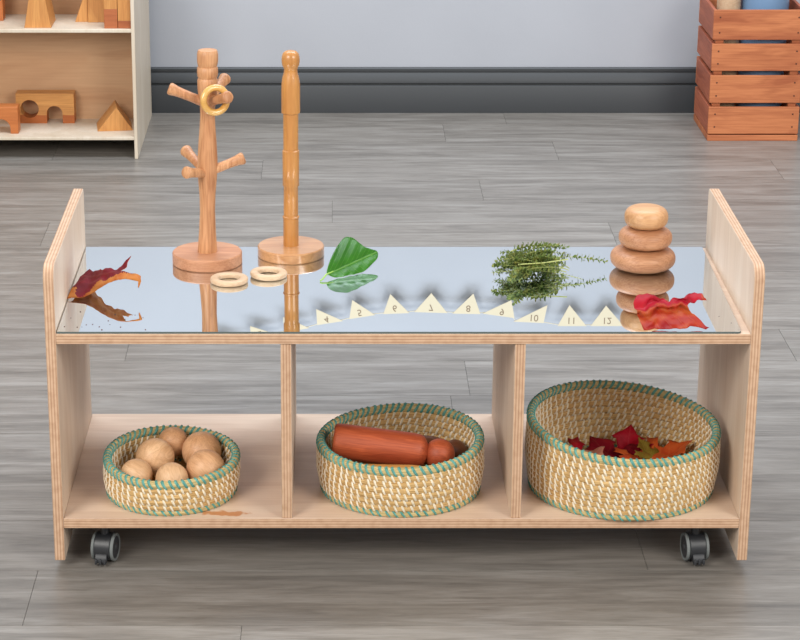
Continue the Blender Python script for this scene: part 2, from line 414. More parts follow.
# mirror sheet: rounded front right corner, a narrow bare strip along the right panel
mp_ = [(-I+.0015, .0012), (.466, .0012)]
for i in range(1, 7):
    a = -PI/2 + PI/2*i/6; mp_.append((.466+.006*math.cos(a), .0072+.006*math.sin(a)))
mp_ += [(.479, D-.004), (-I+.0015, D-.004)]
mb = MB(); n = len(mp_)
vs = [(x, y, ZT) for x, y in mp_] + [(x, y, ZT+.003) for x, y in mp_]
mb.add(vs, [list(range(n, 2*n))], 0)
mb.add(vs, [list(range(n))[::-1]] + [(i, (i+1) % n, n+(i+1) % n, n+i) for i in range(n)], 1)
mir = mb.build('mirror', [M['mirror'], M['mirror_edge']], tr, OFF, recalc=False, angle=20)
mir['label'] = 'mirror sheet lying on the top shelf'
ZM = ZT + .003
# castors
def castor(x, y, rz):
    b = MB()
    b.box(-.021, .021, -.021, .021, .0632, .0652)
    for sx in (-.015, .015):
        for sy in (-.015, .015): b.lathe([(0, .0607), (.0028, .0610), (.0035, .0632), (0, .0632)], 10, Matrix.Translation((sx, sy, 0)))
    c = b.build('castor', M['steel'], tr, (x, y-D/2, 0)); c.rotation_euler = (0, 0, rz)
    s = MB(); s.lathe([(0, .042), (.007, .042), (.007, .056), (.0095, .057), (.0095, .0632), (0, .0632)], 20)
    s.build('stem', M['black'], c)
    h = MB()      # hood between the wheels: an arc shell, open at the bottom
    arc = [(.0222*math.cos(a), .0208+.0224*math.sin(a)) for a in [math.radians(q) for q in range(-36, 217, 12)]]
    arc += [(.012*math.cos(a), .0208+.012*math.sin(a)) for a in [math.radians(q) for q in range(208, -29, -12)]]
    h.prism(arc, -.0118, .0118, 'x')
    h.build('hood', M['black'], c, bevel=.001)
    for sx in (-1, 1):
        R = Matrix.Translation((sx*.0142, 0, .0208)) @ Matrix.Rotation(PI/2*sx, 4, 'Y')
        wtyre = MB(); wtyre.lathe([(.0166, -.0022), (.0202, -.0022), (.0208, -.0012), (.0208, .0012), (.0200, .0024), (.0178, .0024), (.0166, .0018)], 40, R, closed=True)
        wh = wtyre.build('wheel', M['grey_rubber'], c); wh['label'] = 'grey tread wheel'
        hb = MB(); hb.lathe([(0, -.002), (.0165, -.002), (.0165, .0016), (.0140, .0026), (.006, .0018), (.004, .0035), (0, .0035)], 32, R)
        hb.build('hub', M['dark'], c)
    br = MB()
    br.prism([(-.0205, .004), (-.0265, .0045), (-.0275, .0080), (-.0240, .0165), (-.0205, .0185), (-.0190, .012)], -.0085, .0085, 'x')
    for sx in (-.0065, 0, .0065): br.box(sx-.0016, sx+.0016, -.0295, -.0235, .0035, .0115)
    br.build('brake_lever', M['dark'], c, bevel=.0008)
for x, y, rz in ((-.4300, .036, -.20), (.4295, .036, .12), (-.4290, .365, 2.6), (.4290, .365, 2.9)): castor(x, y, rz)

# ------------------------------------------------------------------ woven baskets
def basket(name, label, cx, cy, R, h, rows, N, sy=1.0, rot=0, tilt=(0, 0), group='coiled straw baskets', bulge=.02):
    t = thing(name, label, 'basket', (cx, cy, ZB), rot, group)
    p = h/rows; cr = p*.60; wob = random.uniform(0, 6)
    def pt(az, row, dr=0, dz=0):
        f = row/(rows-1)
        r = R*(.958 + .042*min(1, f*2.2) - bulge*max(0, f-.6)) - cr
        r += .0012*math.sin(3*az+wob)*f
        r += dr
        z = cr*.9 + row*p + dz + f*(tilt[0]*math.cos(az) + tilt[1]*math.sin(az))
        return Vector((r*math.cos(az), r*sy*math.sin(az), z))
    def coil(mb, row, seg=96, n=8, k=1.0):
        vs = []; fs = []
        for i in range(seg):
            az = 2*PI*i/seg
            for j in range(n):
                a = 2*PI*j/n; vs.append(pt(az, row, cr*k*.85*math.cos(a), cr*k*math.sin(a)))
        for i in range(seg):
            for j in range(n):
                i2 = (i+1) % seg; j2 = (j+1) % n
                fs.append((i*n+j, i2*n+j, i2*n+j2, i*n+j2))
        mb.add(vs, fs)
    def stitches(mb, row, N, wid, slant, ph=0, lift=.0004, k=1.0, long=1.12):
        for s in range(N):
            a0 = 2*PI*(s+ph)/N + random.uniform(-.12, .12)/N*2*PI
            path = []
            for q in range(10):
                a = 2*PI*q/10
                ad = slant*math.sin(a)/N*2*PI
                path.append((a0+ad, (cr*k*.85+lift)*math.cos(a), (cr*k*long+lift)*math.sin(a)))
            vs = []; fs = []
            for q, (az, dr, dz) in enumerate(path):
                w = wid*random.uniform(.85, 1.1)
                c0 = pt(az, row, dr, dz)
                tg = Vector((-math.sin(az), math.cos(az), 0))
                nn = Vector((math.cos(az)*dr, math.sin(az)*dr, dz)).normalized()
                vs += [c0 - tg*w - nn*.0003, c0 + nn*.0011, c0 + tg*w - nn*.0003]
            for q in range(10):
                q2 = (q+1) % 10
                fs += [(q*3, q2*3, q2*3+1, q*3+1), (q*3+1, q2*3+1, q2*3+2, q*3+2)]
            mb.add(vs, fs)
    body = MB()
    for r_ in range(1, rows-1): coil(body, r_)
    body.build('woven_body', M['straw'], t)
    st = MB()
    for r_ in range(1, rows-1): stitches(st, r_, N, .0018, -.22, ph=r_*.13)
    st.build('cream_stitching', M['stitch'], t)['label'] = 'cream slanted stitching'
    fl_ = MB()
    rr = R*.958 - cr*2
    while rr > .004:
        fl_.tube([(rr*math.cos(2*PI*i/48), rr*sy*math.sin(2*PI*i/48), cr*.75) for i in range(48)], cr*.72, 6, closed=True); rr -= cr*1.3
    fl_.build('woven_base', M['straw'], t)
    for nm, row, k in (('rim', rows-1, 1.12), ('base_band', 0, 1.0)):
        cb_ = MB(); coil(cb_, row, k=k)
        c_ = cb_.build(nm, M['rimstraw'], t); c_['label'] = 'teal and straw ' + nm.replace('_', ' ')
        s2 = MB(); stitches(s2, row, int(N*(1.18 if nm == 'rim' else 1.0)), .0023 if nm == 'rim' else .0020, -.38, k=k, long=1.0)
        s2.build('teal_stitching', M['teal'], c_)
    return t
basket('woven_basket', 'smallest, shallow round straw basket holding six wooden balls', -.3365, .1060, .1010, .057, 6, 54, 1.04, 0, (0, .004))
basket('woven_basket', 'medium straw basket in the middle bay holding wooden peg figures', .0020, .1170, .1240, .081, 8, 64, .98, 0, (.004, .005))
basket('woven_basket', 'largest and deepest straw basket, with autumn leaves inside', .3290, .1260, .1430, .103, 11, 74, 1.0, 0, (-.008, .0085))

# ------------------------------------------------------------------ balls in the small basket
FB = .0905
balls = [(-0.338, 0.175, 0.0225, 0.1285, 'ball', 'small dark wooden ball at the back of the small basket, touching the rim'),
         (-0.294, 0.150, 0.0295, 0.1235, 'ball', 'large plain wooden ball at the back right of the small basket'),
         (-0.362, 0.130, 0.0290, 0.1215, 'ball_light', 'large wooden ball with bold striped grain, left of the basket centre'),
         (-0.285, 0.092, 0.0285, 0.1195, 'ball', 'large wooden ball at the front right of the small basket'),
         (-0.386, 0.080, 0.0240, 0.1145, 'ball_light', 'small wooden ball nearest the left rim of the small basket'),
         (-0.333, 0.066, 0.0240, 0.1145, 'ball_light', 'small pale wooden ball front and centre against the near rim')]
for x, y, r_, z_, mk, lab in balls:
    b = MB(); b.lathe([(0 if i in (0, 20) else r_*math.sin(PI*i/20), -r_*math.cos(PI*i/20)) for i in range(21)], 40)
    o = b.build('wooden_ball', M[mk], None, (x, y, z_), angle=180)
    o.rotation_euler = (random.uniform(0, 3), random.uniform(0, 3), random.uniform(0, 3))
    tag(o, lab, 'ball', 'wooden balls in the small basket')

# ------------------------------------------------------------------ peg figures in the middle basket
def peg(p0, p1, r_, mat, label):
    """p0: flat foot end, p1: centre of the round head"""
    p0, p1 = Vector(p0), Vector(p1); d = (p1-p0); Lh = d.length
    q = d.to_track_quat('Z', 'Y')
    t = bpy.data.objects.new('peg_figure', None); COL.objects.link(t); t.empty_display_size = .03
    t.location = p0; t.rotation_euler = q.to_euler()
    tag(t, label, 'peg figure', 'peg figures in the middle basket')
    hr = r_*.86; zb = Lh - hr*.9
    b = MB()
    pr = [(0, 0), (r_*.80, 0), (r_*.93, .0015), (r_*.98, .005), (r_, .012), (r_*.99, zb-.022), (r_*.95, zb-.010), (r_*.84, zb-.004), (r_*.60, zb), (r_*.45, zb+.003), (0, zb+.003)]
    b.lathe(pr, 40); b.build('body', mat, t, angle=60)
    b = MB(); b.lathe([(0 if i in (0, 16) else hr*math.sin(PI*i/16), Lh-hr*math.cos(PI*i/16)) for i in range(17)], 36)
    b.build('head', mat, t, angle=180)
peg((-.0980, .112, .1560), (.0585, .104, .1380), .0265, M['redwood'], 'glossy red-stained peg figure lying on top in the middle basket')
peg((-.050, .176, .1220), (.0840, .158, .1190), .0220, M['brownwood'], 'dark brown peg figure lying behind the red one')
peg((-.064, .061, .1160), (.0560, .056, .1160), .0225, M['palewood'], 'amber peg figure mostly hidden under the red one')

# ------------------------------------------------------------------ leaves
half = [(.0, .02), (.15, -.04), (.34, -.14), (.33, .0), (.48, .0), (.40, .10), (.30, .17), (.52, .24), (.62, .20), (.66, .34), (.85, .42),
        (.68, .50), (.66, .60), (.52, .54), (.30, .42), (.22, .50), (.27, .66), (.38, .70), (.24, .80), (.16, .84), (.0, 1.08)]
MAPLE = half + [(-x, y) for x, y in half[-2:0:-1]]
def smooth_leaf(n=26, w=.36):
    r_ = []
    for i in range(n+1):
        t = i/n; r_.append((w*math.sin(PI*t**.8)**.85*(1 if t < 1 else 0), t))
    return r_ + [(-x, y) for x, y in r_[-2:0:-1]]
def leaf_mesh(outline, fn, step=.06, th=.0005, uvf=lambda p, q: (q, p), flip=False, matfn=None):
    """outline in flat leaf space (p across, q along); fn maps it to space; two skins and an edge"""
    pts = [Vector(p) for p in outline]; n0 = len(pts)
    # densify outline
    dense = []
    for i in range(n0):
        a, b = pts[i], pts[(i+1) % n0]; k = max(1, int((b-a).length/step))
        dense += [a.lerp(b, j/k) for j in range(k)]
    nb = len(dense)
    lo = [min(p[i] for p in dense) for i in (0, 1)]; hi = [max(p[i] for p in dense) for i in (0, 1)]
    inner = []
    x = lo[0]
    row = 0
    while x < hi[0]:
        y = lo[1] + (row % 2)*step/2
        while y < hi[1]:
            inner.append(Vector((x, y))); y += step
        x += step; row += 1
    edges = [(i, (i+1) % nb) for i in range(nb)]
    V, E, F, *_ = delaunay_2d_cdt(dense+inner, edges, [], 1, 1e-6)
    P = [Vector(fn(v.x, v.y)) for v in V]
    e = 1e-3
    Nn = []
    for v in V:
        a = Vector(fn(v.x+e, v.y)) - Vector(fn(v.x-e, v.y)); b = Vector(fn(v.x, v.y+e)) - Vector(fn(v.x, v.y-e))
        c = a.cross(b)*(-1 if flip else 1); Nn.append(c.normalized() if c.length > 1e-12 else Vector((0, 0, 1)))
    mb = MB(); n = len(V)
    uv = [uvf(v.x, v.y) for v in V]
    vs = [p+q*th/2 for p, q in zip(P, Nn)] + [p-q*th/2 for p, q in zip(P, Nn)]
    cnt = {}
    for f in F:
        for i in range(len(f)):
            k = (f[i], f[(i+1) % len(f)]); cnt[k] = 1
    rim = [k for k in cnt if (k[1], k[0]) not in cnt]
    if flip: F = [list(reversed(f)) for f in F]; rim = [(b, a) for a, b in rim]
    top = [tuple(f) for f in F]
    mb.add(vs, top, 0, uv+uv)
    if matfn:
        for k, f in enumerate(top): mb.m[k] = matfn(sum(V[i].x for i in f)/len(f), sum(V[i].y for i in f)/len(f))
    for f in F: mb.f.append([i+n for i in reversed(f)]); mb.m.append(1)
    for a, b in rim: mb.f.append([b, a, a+n, b+n]); mb.m.append(1)
    return mb
def sstep(a, b, x):
    t = max(0, min(1, (x-a)/(b-a))); return t*t*(3-2*t)

# left leaf: a curled sheet leaning up from the mirror against the left panel, near edge rolled under
LEFT = [(.70,3.95),(.85,3.55),(1.0,3.1),(1.15,2.5),(1.45,2.15),(1.7,1.85),(2.1,1.92),(2.5,1.85),(2.8,1.60),(3.1,1.66),(3.4,1.50),(3.75,1.36),(4.1,1.45),(4.4,1.30),
        (4.75,1.0),(5.4,.68),(5.25,1.0),(5.20,1.15),(5.25,1.45),(4.8,1.65),(5.2,1.95),(6.0,2.05),(6.55,2.25),(6.65,2.6),(6.45,3.1),(6.38,3.05),(6.42,2.6),
        (6.0,2.5),(5.4,2.38),(4.7,2.48),(4.0,2.72),(3.3,3.12),(2.7,3.52),(2.1,3.80),(1.6,3.85),(1.0,3.88)]
def lower_l(p):      # the rolled edge: orange shows in front of it
    pts = [(.7,3.75),(1.2,3.6),(1.8,3.85),(2.4,3.40),(3.2,2.55),(4.2,2.20),(5.2,1.98),(6.7,2.0)]
    for (a, b), (c, d) in zip(pts, pts[1:]):
        if p <= c: return b + (d-b)*(p-a)/(c-a)
    return 2.0
def low_edge(p):
    pts = [(.7,3.95),(1.6,3.85),(2.1,3.80),(2.7,3.52),(3.3,3.12),(4.0,2.72),(4.7,2.48),(5.4,2.38),(6.0,2.45),(6.7,2.55)]
    for (a, b), (c, d) in zip(pts, pts[1:]):
        if p <= c: return b + (d-b)*(p-a)/(c-a)
    return 2.55
def fn_left(p, q):
    x = -.4845 + (p-.70)*.0182
    le = low_edge(p); ze = (4.0-le)*.0195; u = le - q          # u: how far the blade runs back from its arched near edge
    nz = noise.noise(Vector((p*1.2, q*1.2, 1.7)))*.006 + noise.noise(Vector((p*2.6, q*2.6, 4.4)))*.0025
    if u < 0: return (x, .1405 + nz*.2, ZM + .0012 + max(0, ze + u*.0195))
    return (x + u*.002, .1395 + u*(.041 + .016*sstep(3.2, 1.2, p)), ZM + .0012 + max(0, ze + u*.0058 + .003*math.sin(min(u*3, PI)) + nz*min(1, u*2)))
lf = leaf_mesh(LEFT, fn_left, .13, uvf=lambda p, q: (p*.16, (q-2.6+.22*(p-.7))*.16), flip=True,
               matfn=lambda p, q: 1 if q > lower_l(p)+.05 or (p < 1.3 and q > 3.45) else 0).build('maple_leaf', [M['leaf_dark'], M['leaf_under']], uv=True, angle=180, recalc=False)
tag(lf, 'curled dark crimson maple leaf with orange underside leaning on the left panel', 'leaf', 'autumn leaves on the mirror')

# right leaf: crumpled scarlet sheet at the front right corner
RIGHT = [(1.3,4.05),(1.2,3.6),(.95,3.0),(.85,2.3),(.75,1.7),(1.0,1.1),(1.5,.85),(2.1,.95),(2.8,1.15),(3.4,1.25),(4.0,1.35),(4.7,1.2),(5.1,1.25),(5.4,.9),(5.9,.85),(6.5,.85),
         (6.9,.78),(7.05,1.2),(7.2,1.6),(6.5,1.7),(5.8,1.8),(5.35,2.1),(5.45,2.4),(5.9,2.8),(6.3,3.3),(6.75,3.7),(7.0,3.85),(6.7,4.0),(6.0,3.9),(5.4,3.8),(4.6,3.95),(3.7,4.0),(2.9,4.08),(2.2,4.02)]
def crease(p): return 1.95 + .35*math.sin(p*1.1+.4)
def fn_right(p, q):
    x = .3265 + (p-.75)*.0162
    h = (4.1-q)*.0098
    nz = noise.noise(Vector((p*.9, q*.9, 5.1)))*.009 + noise.noise(Vector((p*2.2, q*2.2, 2.2)))*.0055
    lip = .010*math.exp(-((q-crease(p)-.25)/.22)**2)*1
    gul = .006*math.exp(-((q-crease(p)+.25)/.25)**2)
    return (x, .0045 + h*2.1 - lip + gul + nz, ZM + .0012 + max(0, h + (lip*.35 - gul*.3 + nz*.4)*sstep(4.0, 3.3, q)))
rl = leaf_mesh(RIGHT, fn_right, .14, uvf=lambda p, q: (p*.16, (q-2.3)*.16), flip=True,
               matfn=lambda p, q: 1 if q > crease(p)+.05 or p > 6.8 else 0).build('maple_leaf', [M['leaf_red'], M['leaf_redorange']], uv=True, angle=180, recalc=False)
tag(rl, 'crumpled scarlet and orange maple leaf at the front right corner of the mirror', 'leaf', 'autumn leaves on the mirror')

# green leaf propped beside the varnished pole
GREEN = [(0,0)]
GREEN = [(.62,.78),(.72,1.30),(1.1,2.3),(1.8,3.4),(2.6,4.2),(3.05,4.32),(3.7,4.0),(4.3,3.3),(5.0,2.85),(5.6,2.6),(5.8,2.2),(5.7,1.75),(5.2,1.30),(4.3,.62),(3.5,.32),(2.6,.20),(1.6,.30),(1.0,.52)]
def smoothpoly(P, it=2):
    for _ in range(it):
        Q = []
        for i in range(len(P)):
            a, b_ = P[i], P[(i+1) % len(P)]
            Q += [(a[0]*.75+b_[0]*.25, a[1]*.75+b_[1]*.25), (a[0]*.25+b_[0]*.75, a[1]*.25+b_[1]*.75)]
        P = Q
    return P
GREEN = smoothpoly(GREEN)
def fn_green(p, q):
    mid = .70 + (p-.6)*.325                # the midrib
    t = p/5.7
    x = -.1171 + .0862*t; y = .2270 + .0600*t
    d = q - mid
    h = (q-.22-.40*t)*.0113
    fold = -.010*math.exp(-(d/.55)**2)*0 + .0022*abs(d)
    nz = .0012*math.sin(d*3-p*5.2)*min(1, abs(d))
    return (x - .0015*d, y + max(0, h)*1.02 + (.004*d*d*.3 if d > 0 else 0) - .004*math.exp(-(d/.5)**2)*-1 + nz, ZM + .0010 + max(0, h))
gl = leaf_mesh(GREEN, fn_green, .22, uvf=lambda p, q: ((p-.6)/5.3, (q-.70-(p-.6)*.325)/5.3)).build('green_leaf', [M['leaf_green'], M['leaf_green_under']], uv=True, angle=180, recalc=False)
tag(gl, 'glossy fresh green oval leaf on the mirror beside the varnished pole', 'leaf')
gs = MB(); gs.tube([(-.1171, .2280, ZM+.0014), (-.1140, .2300, ZM+.0030), Vector(fn_green(.62, .78))+Vector((0, -.0008, 0)), Vector(fn_green(1.3, 1.0))+Vector((0, -.0006, 0))], [.0013, .0012, .0012, .0007], 7)
gs.build('stem', M['green_stem'], gl)

# crumbs of dry leaf on the mirror
cb_ = MB()
for i in range(20):
    x = random.choice((random.gauss(-.405, .03), random.gauss(-.46, .01), random.uniform(.44, .47) if i % 5 == 0 else random.gauss(-.41, .03))); y = abs(random.gauss(.03, .03)) + .006
    if x < -.482: continue
    s_ = random.uniform(.0004, .0010)
    cb_.box(x-s_, x+s_, y-s_*.7, y+s_*.7, ZM, ZM+s_*.8)
tag(cb_.build('leaf_crumbs', M['nail']), 'scattered dark dry leaf crumbs at the left front of the mirror', 'crumbs', kind='stuff')

# leaves in the large basket
def basket_leaf(cx, cy, z, s, rot, tilt, mats, seed, label, curl=.25):
    Mx = Matrix.Rotation(rot, 3, 'Z') @ Matrix.Rotation(tilt, 3, 'X')
    def fn(p, q):
        v = Vector((p, q-.45, 0))
        v.z = curl*(abs(p)**1.6)*.5 + noise.noise(Vector((p*2.6, q*2.6, seed*3.3)))*.16 + .12*(q-.45)**2
        return Mx @ (v*s)
    o = leaf_mesh(MAPLE, fn, .08).build('autumn_leaf', mats, None, (cx, cy, z), uv=True, angle=180, recalc=False)
    tag(o, label, 'leaf', 'autumn leaves in the large basket')
    b = MB(); q0 = [Vector(fn(0, .03)), Vector(fn(0, -.12)), Vector(fn(.03, -.28))]
    b.tube(q0, [.0010, .0009, .0009], 6); b.build('stem', M['stem_red'], o)
K = lambda a, b: [M[a], M[b]]
basket_leaf(.252, .166, 0.112, .074, 1.25, .30, K('leaf_red', 'leaf_redorange'), 1, 'bright red leaf at the left end of the large basket')
basket_leaf(0.279, 0.138, 0.116, .062, -.9, .15, K('leaf_pink', 'leaf_pink'), 2, 'dull pink leaf showing its pale side, left of the basket middle')
basket_leaf(0.314, 0.170, 0.110, .078, .5, .22, K('leaf_dark', 'leaf_redorange'), 3, 'dark crimson leaf in the middle of the large basket')
basket_leaf(0.348, 0.201, 0.107, .070, -.25, .58, K('leaf_red', 'leaf_pink'), 4, 'scarlet leaf with raised points behind the olive one')
basket_leaf(.374, .170, .116, .040, .7, .60, K('leaf_yellow', 'leaf_yellow'), 5, 'olive yellow leaf in front of the raised scarlet leaf')
basket_leaf(0.402, 0.165, 0.114, .072, -1.25, .32, K('leaf_orange', 'leaf_pink'), 6, 'orange-red leaf at the right end of the large basket')
basket_leaf(0.352, 0.136, 0.112, .060, 2.2, .20, K('leaf_orange', 'leaf_orange'), 7, 'orange leaf nearest the front rim of the large basket')
basket_leaf(0.314, 0.121, 0.100, .070, 2.0, .05, K('leaf_dark', 'leaf_dark'), 8, 'dark red leaf lying flat behind the near wall of the basket')

# ------------------------------------------------------------------ herb bunch
hb_t = thing('herb_bunch', 'loose bunch of green thyme sprigs lying on the mirror', 'herbs', (.208, .270, ZM)); hb_t.scale = (1, .95, .86)
hr = random.Random(11)
def sprig(p0, ctrl, p1, nleaf, ls):
    p0, ctrl, p1 = map(Vector, (p0, ctrl, p1))
    B = lambda t: p0*(1-t)**2 + ctrl*2*t*(1-t) + p1*t*t
    b = MB(); b.tube([B(i/10) for i in range(11)], [.0009-.0005*i/10 for i in range(11)], 5)
    s = b.build('sprig', M['thyme_stem'], hb_t)
    lb = MB()
    for i in range(nleaf):
        t = .08 + .92*i/nleaf; c = B(t); d = (B(min(1, t+.02)) - B(t-.02)).normalized()
        o1 = d.orthogonal().normalized(); o1.rotate(Matrix.Rotation(i*1.57+hr.uniform(-.4, .4), 3, d))
        for sgn in (1, -1):
            a = (o1*sgn + d*hr.uniform(.2, .8)).normalized(); l = ls*hr.uniform(.7, 1.2)*(1-.4*t); w = l*.30
            sd = a.cross(d).normalized(); nr = sd.cross(a).normalized()
            pts_ = [c, c+a*l*.35+sd*w+nr*w*.3, c+a*l*.75+sd*w*.8+nr*w*.2, c+a*l-nr*w*.4, c+a*l*.75-sd*w*.8+nr*w*.2, c+a*l*.35-sd*w+nr*w*.3, c+a*l*.5]
            pts_ = [Vector((q.x, q.y, max(q.z, .0006))) for q in pts_]
            lb.add(pts_, [(0, 1, 6), (1, 2, 6), (2, 3, 6), (3, 4, 6), (4, 5, 6), (5, 0, 6)])
    lo_ = lb.build('leaves', M['thyme'], s, recalc=False, angle=180); lo_['kind'] = 'stuff'
for i in range(22):
    u_ = hr.uniform(-1, 1); y0 = -.012 + .048*u_; z0 = hr.uniform(.004, .022)
    p1 = (-.078 + .035*u_*u_ + hr.uniform(0, .035), y0+hr.uniform(-.03, .03), hr.uniform(.003, .030))
    p0 = (hr.uniform(-.015, .050), y0*.5+hr.uniform(-.02, .02), z0*.8)
    sprig(p0, ((p0[0]+p1[0])/2+hr.uniform(-.02, .02), y0+hr.uniform(-.01, .02), z0+hr.uniform(.006, .022)), p1, 22, .0115)
for i in range(10):
    y0 = hr.uniform(-.02, .045)
    p0 = (hr.uniform(-.060, -.02), y0-.01, hr.uniform(.008, .03)); p1 = (hr.uniform(.015, .056), y0+hr.uniform(-.01, .02), hr.uniform(.014, .034))
    sprig(p0, (0, y0, .046), p1, 22, .0105)
sprig((-.02, .008, .020), (.055, .012, .034), (.109, .016, .0150), 26, .0120)
sprig((-.01, -.02, .020), (.03, -.035, .014), (.066, -.044, .004), 16, .0062)
b = MB(); b.tube([(-.030, -.030, .026), (.01, -.032, .030), (.045, -.026, .0345)], [.0012, .0012, .0011], 6); b.build('cut_stem', M['thyme_stem'], hb_t)

# ------------------------------------------------------------------ stacked wooden pebbles
def pebble(z0, z1, r_, cx, cy, mat, label, tilt=0):
    h = (z1-z0)/2; pr = []
    for i in range(25):
        a = -PI/2 + PI*i/24
        c, s_ = math.cos(a), math.sin(a)
        pr.append((0 if i in (0, 24) else r_*abs(c)**.5, h*math.copysign(abs(s_)**.85, s_)))
    b = MB(); b.lathe(pr, 56)
    o = b.build('wooden_pebble', mat, None, (cx, cy, (z0+z1)/2), angle=180); o.rotation_euler = (0, tilt, random.uniform(0, .4))
    tag(o, label, 'wooden pebble', 'stacked wooden pebbles')
PX, PY = .3712, .294
pebble(ZM, .3985, .0492, PX, PY, M['pebble'], 'widest round wooden pebble at the bottom of the stack')
pebble(.3975, .4295, .0402, PX+.0025, PY, M['pebble'], 'middle round wooden pebble of the stack of three')
pebble(.4285, .4620, .0328, PX+.0025, PY, M['pebble_light'], 'smallest and palest wooden pebble on top of the stack')

# ------------------------------------------------------------------ mug tree
tx, ty = -.290, .3234
mt = thing('peg_tree', 'tall beech mug tree with six pegs on a thick round base', 'mug tree', (tx, ty, ZM))
b = MB(); b.lathe([(0, 0), (.0515, 0), (.0532, .0015), (.0532, .0165), (.0518, .0182), (0, .0182)], 72); b.build('base', M['beech_flat'], mt, angle=30)
def kn(z): return Matrix.Identity(4)
trunk = [(0, .0175), (.0150, .0175), (.0146, .024), (.0128, .050), (.0115, .082), (.0122, .108), (.0142, .132), (.0152, .150), (.0150, .166), (.0136, .190),
         (.0118, .215), (.0110, .233), (.0116, .246), (.0138, .262), (.0150, .272), (.0154, .284), (.0146, .2865), (.0138, .288), (.0152, .291), (.0158, .2975),
         (.0152, .304), (.0138, .3055), (.0150, .3085), (.0157, .314), (.0157, .324), (.0148, .3285), (.0138, .3300), (0, .3300)]
SH = Matrix.Identity(4); SH[0][2] = .018
b = MB(); b.lathe(trunk, 40, SH); b.build('trunk', M['beech'], mt, angle=50)
def tpeg(z, az, le, rise=.018):
    d = Vector((math.cos(az), math.sin(az), 0)); st = Vector((.018*z, 0, z)) + d*.008
    en = Vector((.018*z, 0, z)) + d*le + Vector((0, 0, rise)); ax = (en-st).normalized()
    R = Matrix.Translation(st) @ ax.to_track_quat('Z', 'Y').to_matrix().to_4x4(); l = (en-st).length
    b = MB(); b.lathe([(0, 0), (.0076, 0), (.0070, l*.35), (.0072, l*.60), (.0078, l*.76), (.0090, l*.87), (.0094, l*.94), (.0082, l*.985), (.0060, l), (0, l)], 24, R)
    b.build('peg', M['beech'], mt, angle=50); return st, ax, l
tpeg(.252, PI*.99, .058, .020); st, ax, ll = tpeg(.254, math.radians(-54), .058, .016); tpeg(.256, math.radians(62), .055, .022)
tpeg(.146, math.radians(6), .056, .018); tpeg(.144, math.radians(128), .060, .022); tpeg(.143, math.radians(-128), .050, .010)
# ring hanging on the near right peg
def torus(mb, R, rr, rz, n=48, k=12, Mx=None):
    mb.lathe([(R+rr*math.cos(2*PI*i/k), rz*math.sin(2*PI*i/k)) for i in range(k)], n, Mx, closed=True)
hang = Vector((tx, ty, ZM)) + st + ax*ll*.50
azr = math.radians(-66)
nrm = Vector((math.cos(azr), math.sin(azr), .10)).normalized()
ctr = hang + Vector((-.0065, 0, -.0015))
b = MB(); torus(b, .0186, .0052, .0052)
o = b.build('wooden_ring', M['varnring'], None, ctr, angle=180); o.rotation_euler = nrm.to_track_quat('Z', 'Y').to_euler()
tag(o, 'golden varnished wooden ring hanging on an upper peg of the mug tree', 'ring', 'wooden rings')
def flat_ring(x, y, R, label, tilt=(0, 0, 0), dz=0):
    b = MB(); pr = []
    for i in range(20):
        a = 2*PI*i/20; c, s_ = math.cos(a), math.sin(a)
        pr.append((R-.0062 + .0062*math.copysign(abs(c)**.7, c), .0042*math.copysign(abs(s_)**.6, s_)))
    b.lathe(pr, 56, closed=True)
    o = b.build('wooden_ring', M['ringwood'], None, (x, y, ZM+.0042+dz), angle=180); o.rotation_euler = tilt
    tag(o, label, 'ring', 'wooden rings')
flat_ring(-.2526, .2259, .0283, 'pale flat wooden ring lying left, in front of the mug tree base')
flat_ring(-.1945, .2535, .0278, 'pale flat wooden ring lying in front of the varnished pole', (0, .02, 0), .0004)

# ------------------------------------------------------------------ varnished pole on a base
pt = thing('pole_stand', 'tall varnished wooden pole with a knob top on a round base', 'pole stand', (-.1629, .3618, ZM))
b = MB(); b.lathe([(0, 0), (.0500, 0), (.0514, .0015), (.0514, .0145), (.0500, .0162), (0, .0162)], 72); b.build('base', M['varnish_flat'], pt, angle=30)
pole = [(0, .016), (.0118, .016), (.0118, .060), (.0128, .0607), (.0128, .0625), (.0112, .0637), (.0112, .085), (.0112, .1105), (.0126, .1117), (.0126, .140), (.0129, .1665),
        (.0114, .1677), (.0115, .200), (.0116, .2245), (.0140, .2258), (.0142, .2300), (.0142, .262), (.0138, .272), (.0122, .2815), (.0104, .2875), (.0100, .2915),
        (.0108, .2950), (.0128, .2990), (.0137, .3050), (.0135, .3110), (.0120, .3165), (.0085, .3200), (.0040, .3213), (0, .3215)]
SH2 = Matrix.Identity(4); SH2[0][2] = .004
b = MB(); b.lathe(pole, 40, SH2); b.build('pole', M['varnish'], pt, angle=50)

# ------------------------------------------------------------------ number bunting on the wall (seen in the mirror)
flags = {12: ((.595, 1.3117), (.6344, 1.2536), (.6837, 1.3117)), 11: ((.5063, 1.3117), (.5365, 1.2522), (.5842, 1.3117)),
         10: ((.3878, 1.299), (.4776, 1.2522), (.4684, 1.3032)), 9: ((.304, 1.2763), (.3808, 1.2381), (.3902, 1.289)),
         8: ((.2236, 1.2763), (.2787, 1.2198), (.2987, 1.2777)), 7: ((.1216, 1.272), (.1664, 1.2184), (.2101, 1.2749)),
         6: ((.0385, 1.2777), (.0568, 1.2212), (.1082, 1.2749)), 5: ((-.0527, 1.2919), (-.0448, 1.2381), (.0171, 1.2805)),
         4: ((-.1386, 1.3089), (-.1412, 1.2635), (-.0687, 1.2975)), 3: ((-.228, 1.330), (-.2295, 1.286), (-.1594, 1.3174)),
         2: ((-.316, 1.352), (-.3186, 1.3117), (-.2515, 1.3341)), 1: ((-.408, 1.374), (-.412, 1.334), (-.344, 1.360))}
YF = YW - .026
